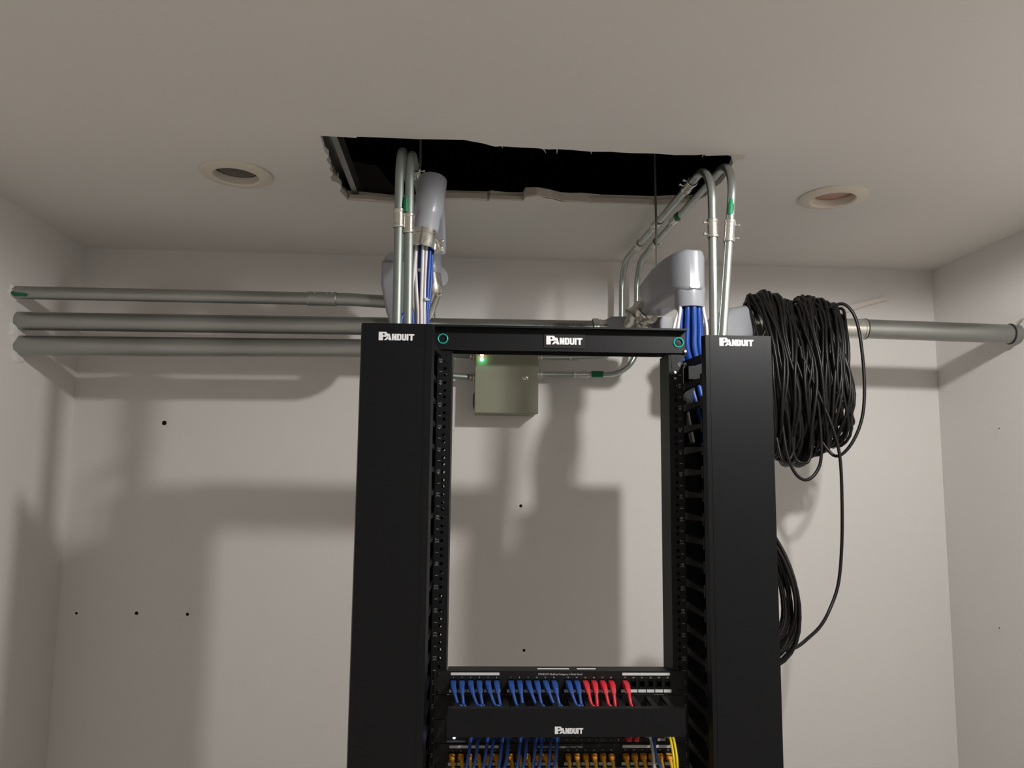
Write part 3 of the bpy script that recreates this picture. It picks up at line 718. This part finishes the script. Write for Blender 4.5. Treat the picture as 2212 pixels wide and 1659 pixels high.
# ------------------------------------------------------------------ patch cords
NUM = 'one two three four five six seven eight nine ten eleven twelve thirteen fourteen fifteen sixteen seventeen eighteen nineteen twenty twenty-one twenty-two twenty-three twenty-four'.split()
ORD = ['first', 'second', 'third', 'fourth', 'fifth', 'sixth', 'seventh', 'eighth', 'ninth', 'tenth', 'eleventh', 'twelfth']
def cord(i, u, dx, cable, boot, label, group, drop=None, yb=-.056, zend=None):
    zc = UZ(u); x = PX[i]; r = .0033; bk, dk = (1.0, 1.0) if u > 29 else (.42, .3)
    t = thing('patch_cable', label, 'cable', (x, -.004, zc), group, rack=True)
    zb = zc - .0015
    b0, b1, b2 = Vector((x, -.0042, zb)), Vector((x + dx * .03, -.026 * bk, zb - .0005)), Vector((x + dx * .22, -.040 * bk, zb - .0105 * dk))
    mb = MB()
    rings = []
    for c, a, h, tl in ((b0, .0056, .0062, 0), (b0 + Vector((0, -.012, 0)), .0056, .0062, 0), (b1, .0053, .0058, .25), (b1 + (b2 - b1) * .55, .0046, .0046, .6), (b2, .0036, .0036, .9)):
        d = Vector((0, -math.cos(tl), -math.sin(tl))); w = Vector((0, -math.sin(tl), math.cos(tl)))
        rings.append(rsec(c, (1, 0, 0), w, a, h, .4, 3))
    mb.loft(rings); build(mb, 'boot', M[boot], t)
    z1 = (zc - .0245) if zend is None else zend
    pts = [b1 + (b2 - b1) * .7, b2, (x + dx * .55, yb + .004 + (.012 if u < 30 else 0), zb - (.026 if u > 29 else .018)), (x + dx * .9, yb, z1 - .006), (x + dx * 1.05, yb + .004, z1 - .028), (x + dx * 1.1 + .012, yb + .012, z1 - .036)]
    mb = MB(); mb.tube(spline(pts, 6), r, 8); build(mb, 'cable', M[cable], t, sharp=70)
    return t
DX = [22, 9, 26, 13, 25, 13, 18, 8, 25, 12, 26, 12, 20, 6, 11, -1, 9, 0, 5]
for i in range(19):
    c = 'blue' if i < 14 else 'red'
    cord(i, 31, DX[i] * .00092, c, c, f'{c} patch cord plugged into port {NUM[i]} of the upper patch panel', 'cords in the upper patch panel')
for i in range(24):
    dx = (6 if i < 12 else 3) * .0008 * (1 + .3 * math.sin(i * 2.2)) + (.004 if i < 12 else 0)
    cord(i, 28, dx, 'yellow', 'shaded', f'yellow patch cord with orange boot in port {NUM[i]} of the lower patch panel', 'cords in the lower patch panel', yb=-.050)
# blue cords that drop from the upper cover over the lower panel
def drop_cord(label, cable, pts, group, r=.0029):
    t = thing('hanging_cable', label, 'cable', pts[0], group, rack=True)
    p = spline(pts, 6)
    mb = MB(); mb.tube(p, r, 8); build(mb, 'cable', M[cable], t, sharp=70)
    mb = MB(); q = Vector(pts[0]); mb.box(q.x - .0058, q.x + .0058, -.016, -.0045, q.z - .006, q.z + .006); mb.tube([q + Vector((0, -.002, 0)), q + Vector((0, -.010, -.001))], [.0052, .0034], 8)
    build(mb, 'plug', M[cable], t)
    return t
PAIRS = [(1016, 1032, 1003, 1020), (1052, 1065, 1042, 1054), (1084, 1098, 1078, 1087), (1123, 1137, 1119, 1129), (1156, 1170, 1154, 1166), (1189, 1203, 1191, 1200)]
zs = UZ(29)
for k, (a, b, a2, b2) in enumerate(PAIRS):
    for w, top, bot in (('left', a, a2), ('right', b, b2)):
        xt = -.204 + (top - 981) * .00086; xb = -.204 + (bot - 981) * .00082
        drop_cord(f'{w} cord of the {ORD[k]} blue pair from the left, over the lower patch panel', 'blue',
                  [(xt + .006, -.018, zs - .004), (xt + .004, -.040, zs - .006), (xt, -.060, zs - .030), ((xt + xb) / 2, -.066, zs - .055), (xb, -.066, zs - .085), (xb + .002, -.056, zs - .112), (xb + .016, -.045, zs - .118)], 'blue cords hanging over the lower patch panel', r=.0031)
for lab, cbl, x0_, x1_ in [('single pale grey cord hanging over the lower patch panel', 'greyc', .1665, .166), ('single blue cord slanting right over the lower patch panel', 'blue', .172, .196),
                           ('left one of two lemon yellow cords hanging at the right end', 'lemon', .2035, .2045), ('right one of two lemon yellow cords hanging at the right end', 'lemon', .2095, .2085)]:
    drop_cord(lab, cbl, [(x0_, -.018, zs - .002), (x0_, -.040, zs - .004), (x0_, -.062, zs - .028), ((x0_ + x1_) / 2, -.068, zs - .055), (x1_ + (.004 if cbl == 'blue' else 0), -.066, zs - .085), (x1_, -.055, zs - .112), (x1_ - .01, -.045, zs - .118)], None, r=.0028 if cbl != 'lemon' else .0024)
for x0_, lab in ((.128, 'left'), (.142, 'right')):
    t = thing('patch_plug', f'{lab} one of two red plugs in the switch under the lettered cover', 'plug', (x0_, -.01, zs - .004), 'red plugs in the switch', rack=True)
    mb = MB(); sweep_box(mb, [((x0_, -.0045, zs - .006), .0056, .006), ((x0_, -.022, zs - .006), .0056, .006), ((x0_, -.032, zs - .007), .0036, .0038)]); build(mb, 'boot', M['red'], t)
    mb = MB(); mb.tube(spline([(x0_, -.030, zs - .006), (x0_, -.045, zs + .002), (x0_ + .003, -.055, zs + .022), (x0_ + .006, -.05, zs + .034)], 6), .0029, 8); build(mb, 'cable', M['red'], t)

# ------------------------------------------------------------------ cable bundles dropping into the managers
def run_cable(label, cable, pts, r, group, ties=(), name='network_cable'):
    t = thing(name, label, 'cable', pts[-1], group)
    mb = MB(); mb.tube(spline(pts, 6), r, 8); build(mb, 'sheath', M[cable], t, sharp=70)
    for p in ties:
        mb = MB(); mb.torus(p, (0, 0, 1), r + .001, .0014, 12, 6); mb.box(p[0] - .003, p[0] + .003, p[1] - r - .006, p[1] - r, p[2] - .003, p[2] + .003)
        build(mb, 'cable_tie', M['tie'], t)
    return t
y = .03
run_cable('glossy silver cable nearest the thin conduits under the left elbow', 'emt', [(-.300, y, 2.33), (-.306, y, 2.27), (-.3055, y, 2.20), (-.304, y, 2.13), (-.30, y, 1.95)], .0026, 'cables under the left elbow')
run_cable('white cable bowed outward at the left of the bundle under the left elbow', 'white', [(-.298, y - .002, 2.33), (-.298, y - .004, 2.29), (-.301, y - .006, 2.232), (-.300, y - .005, 2.182), (-.2975, y - .004, 2.135), (-.295, y, 1.95)], .0036, 'cables under the left elbow')
run_cable('white cable slanting inward beside the bowed one under the left elbow', 'white', [(-.296, y + .003, 2.33), (-.297, y - .003, 2.25), (-.2955, y - .009, 2.21), (-.292, y - .01, 2.17), (-.290, y - .01, 2.135), (-.288, y, 1.95)], .0034, 'cables under the left elbow')
run_cable('white cable hanging straight in the middle of the bundle under the left elbow', 'white', [(-.283, y - .008, 2.33), (-.2835, y - .010, 2.29), (-.2840, y - .012, 2.232), (-.2845, y - .012, 2.17), (-.2835, y - .012, 2.135), (-.282, y, 1.95)], .0033, 'cables under the left elbow')
run_cable('white cable on the right of the middle one under the left elbow', 'white', [(-.2755, y - .006, 2.33), (-.2765, y - .008, 2.29), (-.2775, y - .009, 2.232), (-.278, y - .01, 2.17), (-.2775, y - .01, 2.135), (-.276, y, 1.95)], .0028, 'cables under the left elbow')
run_cable('deep blue cable between the white cables under the left elbow', 'deepblue', [(-.290, y + .004, 2.33), (-.290, y + .004, 2.29), (-.2895, y + .003, 2.22), (-.289, y + .002, 2.17), (-.287, y + .002, 2.13), (-.285, y + .01, 1.95)], .0052, 'cables under the left elbow', ties=[(-.290, y + .003, 2.245)])
run_cable('brighter blue cable at the front right of the bundle under the left elbow', 'deepblue', [(-.268, y - .004, 2.33), (-.270, y - .006, 2.28), (-.272, y - .008, 2.22), (-.2735, y - .006, 2.17), (-.275, y - .004, 2.13), (-.272, y, 1.95)], .0046, 'cables under the left elbow', ties=[(-.2735, y - .007, 2.182)])
run_cable('blue cable at the back right of the bundle under the left elbow', 'blue', [(-.264, y + .006, 2.33), (-.266, y + .006, 2.28), (-.267, y + .004, 2.22), (-.270, y + .003, 2.17), (-.272, y + .003, 2.13), (-.27, y, 1.95)], .0038, 'cables under the left elbow')
run_cable('blue cable looping up between the two thin conduits over the left cover', 'deepblue', [(-.328, .0, 1.95), (-.325, .01, 2.10), (-.322, .012, 2.145), (-.312, .02, 2.150), (-.304, .022, 2.158), (-.300, .024, 2.12), (-.298, .02, 1.95)], .0042, 'cables under the left elbow')
# right bundle
cxr, cyr = .313, .16
BL = [(-.0215, -.008, 'blue cable at the left front of the bundle under the big right elbow'), (-.0105, -.0195, 'blue cable second from the left in the bundle under the big right elbow'), (.003, -.0225, 'blue cable at the very front middle of the bundle under the big right elbow'),
      (.0155, -.016, 'blue cable right of the front middle in the bundle under the big right elbow'), (.0215, -.003, 'blue cable at the right edge of the bundle under the big right elbow'), (-.019, .006, 'blue cable at the back left of the bundle under the big right elbow'), (.002, -.007, 'blue cable in the core of the bundle under the big right elbow'),
      (-.009, .0045, 'blue cable behind the core of the bundle under the big right elbow'), (.0105, .008, 'blue cable at the back right of the bundle under the big right elbow')]
for k, (dx, dy, lab) in enumerate(BL):
    def at(k_, ox, oy, z): return (cxr + dx * k_ + ox, cyr + dy * k_ + oy, z)
    run_cable(lab, 'deepblue' if k % 2 else 'blue', [at(1, 0, 0, 2.26), at(1, 0, 0, 2.205), at(1.12, -.004, -.010, 2.155), at(1.12, -.008, -.026, 2.10), at(1.05, .004, -.062, 2.02), at(1, .028, -.09, 1.85), at(1, .034, -.095, 1.50)], .0063, 'cables under the big right elbow')
run_cable('white cable curving out left of the blue bundle under the big right elbow', 'white', [(cxr - .026, cyr - .008, 2.26), (cxr - .027, cyr - .010, 2.205), (cxr - .040, cyr - .02, 2.17), (cxr - .050, cyr - .025, 2.12), (cxr - .045, cyr - .03, 2.06), (cxr - .03, .06, 1.9)], .0038, 'cables under the big right elbow')
run_cable('white cable close against the left of the blue bundle under the big right elbow', 'white', [(cxr - .024, cyr - .014, 2.26), (cxr - .026, cyr - .016, 2.205), (cxr - .034, cyr - .026, 2.165), (cxr - .041, cyr - .034, 2.12), (cxr - .036, cyr - .04, 2.06), (cxr - .028, .055, 1.9)], .0036, 'cables under the big right elbow')
run_cable('white cable down the right side of the blue bundle under the big right elbow', 'white', [(cxr + .026, cyr - .014, 2.26), (cxr + .026, cyr - .016, 2.205), (cxr + .031, cyr - .022, 2.165), (cxr + .030, cyr - .026, 2.12), (cxr + .026, cyr - .03, 2.06), (cxr + .01, .06, 1.9)], .0036, 'cables under the big right elbow')

# ------------------------------------------------------------------ coils of black cable
rng = random.Random(3)
def loop_pts(x, xt, yc, zt, zb, hw, skew, n=34, ph=0):
    pts = []
    for i in range(n):
        a = 2 * PI * i / n
        s, c = math.sin(a), math.cos(a)
        zz = (zt + zb) / 2 + (zt - zb) / 2 * c
        wdt = hw * (1 + .16 * (-c)) * (abs(s) ** .8) * (1 if s >= 0 else -1)
        k = (1 - c) / 2
        wob = .006 * math.sin(3 * a + ph) + .004 * math.sin(5 * a + 2 * ph)
        pts.append((x + xt * k + skew * s + wob, yc - wdt + .003 * math.sin(4 * a + ph), zz + .003 * math.sin(2 * a + ph)))
    return pts
t = thing('cable_coil', 'big hanging coil of black cable draped over the right pipe', 'cable coil', (.68, .43, 1.86), 'coils of black cable')
spec = []
for k in range(42):
    f = k / 41
    spec.append((.552 + .118 * f + rng.uniform(-.008, .008), rng.uniform(-.005, .05) - .02 * f + .012, 2.290 + rng.uniform(-.004, .022) + .008 * math.sin(PI * min(1, f * 1.4)) - .026 * max(0, f - .6) / .4, 1.868 + rng.uniform(-.01, .055), rng.uniform(.055, .105)))
for k in range(46):
    f = k / 45
    spec.append((.682 + .108 * f + rng.uniform(-.006, .006), rng.uniform(-.025, .012), 2.284 + rng.uniform(-.006, .024) - .020 * f + (.012 if .1 < f < .5 else 0), 1.895 + rng.uniform(-.014, .07) + .01 * f, rng.uniform(.045, .095)))
for k, (x, xt, zt, zb, hw) in enumerate(spec):
    mb = MB(); mb.tube(loop_pts(x, xt, .43, zt, zb, hw, rng.uniform(-.02, .02), ph=rng.uniform(0, 6)), .0041, 7, closed=True)
    build(mb, 'cable_loop', M['blackc'], t, sharp=70)
for lab, pts in [('loose outer loop', [(.735, .36, 2.265), (.765, .34, 2.268), (.79, .33, 2.22), (.802, .33, 2.10), (.795, .33, 1.99), (.765, .335, 1.915), (.73, .35, 1.885), (.70, .37, 1.93)]),
                 ('long hanging loop', [(.60, .36, 2.0), (.605, .35, 1.90), (.622, .345, 1.845), (.650, .345, 1.825), (.678, .345, 1.845), (.692, .345, 1.89), (.690, .345, 2.0), (.67, .345, 2.15)]),
                 ('short hanging loop', [(.625, .36, 1.95), (.630, .36, 1.885), (.645, .355, 1.868), (.663, .355, 1.872), (.672, .355, 1.91), (.668, .35, 2.02), (.65, .35, 2.16)]),
                 ('stray bottom loop', [(.59, .37, 1.93), (.597, .36, 1.878), (.612, .36, 1.872), (.628, .36, 1.90), (.632, .355, 1.98)])]:
    mb = MB(); mb.tube(spline(pts, 7), .0041, 7); o = build(mb, 'cable_loop', M['blackc'], t, sharp=70); o['label'] = lab + ' of the black cable'

t = thing('cable_coil', 'smaller flat coil of black cable hanging behind the right cable manager', 'cable coil', (.50, .2, 1.45), 'coils of black cable')
for k in range(13):
    f = k / 12
    cx0 = .452 + rng.uniform(-.004, .004); yc = .17 + .045 * rng.random()
    hw = .103 - .030 * (f ** 1.6) + rng.uniform(-.002, .002); zt, zb = 1.752 - .05 * f + rng.uniform(-.004, .004), 1.410 + .05 * f + rng.uniform(-.004, .006)
    pts = []
    for i in range(36):
        a = 2 * PI * i / 36; s, c = math.sin(a), math.cos(a)
        pts.append((cx0 + hw * (1 - .30 * c) * s * .92, yc + .012 * math.sin(2 * a + k), (zt + zb) / 2 + (zt - zb) / 2 * c))
    mb = MB(); mb.tube(pts, .0040, 7, closed=True); build(mb, 'cable_loop', M['blackc'], t, sharp=70)
mb = MB(); mb.tube(spline([R((.385, .14, 1.688)), R((.42, .15, 1.688)), R((.455, .17, 1.686)), R((.466, .21, 1.692)), R((.466, .215, 1.715))], 6), .004, 8); build(mb, 'hook', M['rod'], t)

t = thing('loose_cable', 'single black cable hanging from the big coil down to the smaller coil', 'cable', (.60, .30, 1.44))
mb = MB(); mb.tube(spline([(.655, .345, 2.13), (.69, .335, 2.03), (.715, .325, 1.95), (.728, .322, 1.88), (.728, .320, 1.78), (.722, .318, 1.67), (.706, .31, 1.58), (.678, .30, 1.522), (.645, .28, 1.487), (.603, .255, 1.464), (.565, .225, 1.452), (.528, .197, 1.450)], 8), .0041, 8)
build(mb, 'sheath', M['blackc'], t, sharp=70)
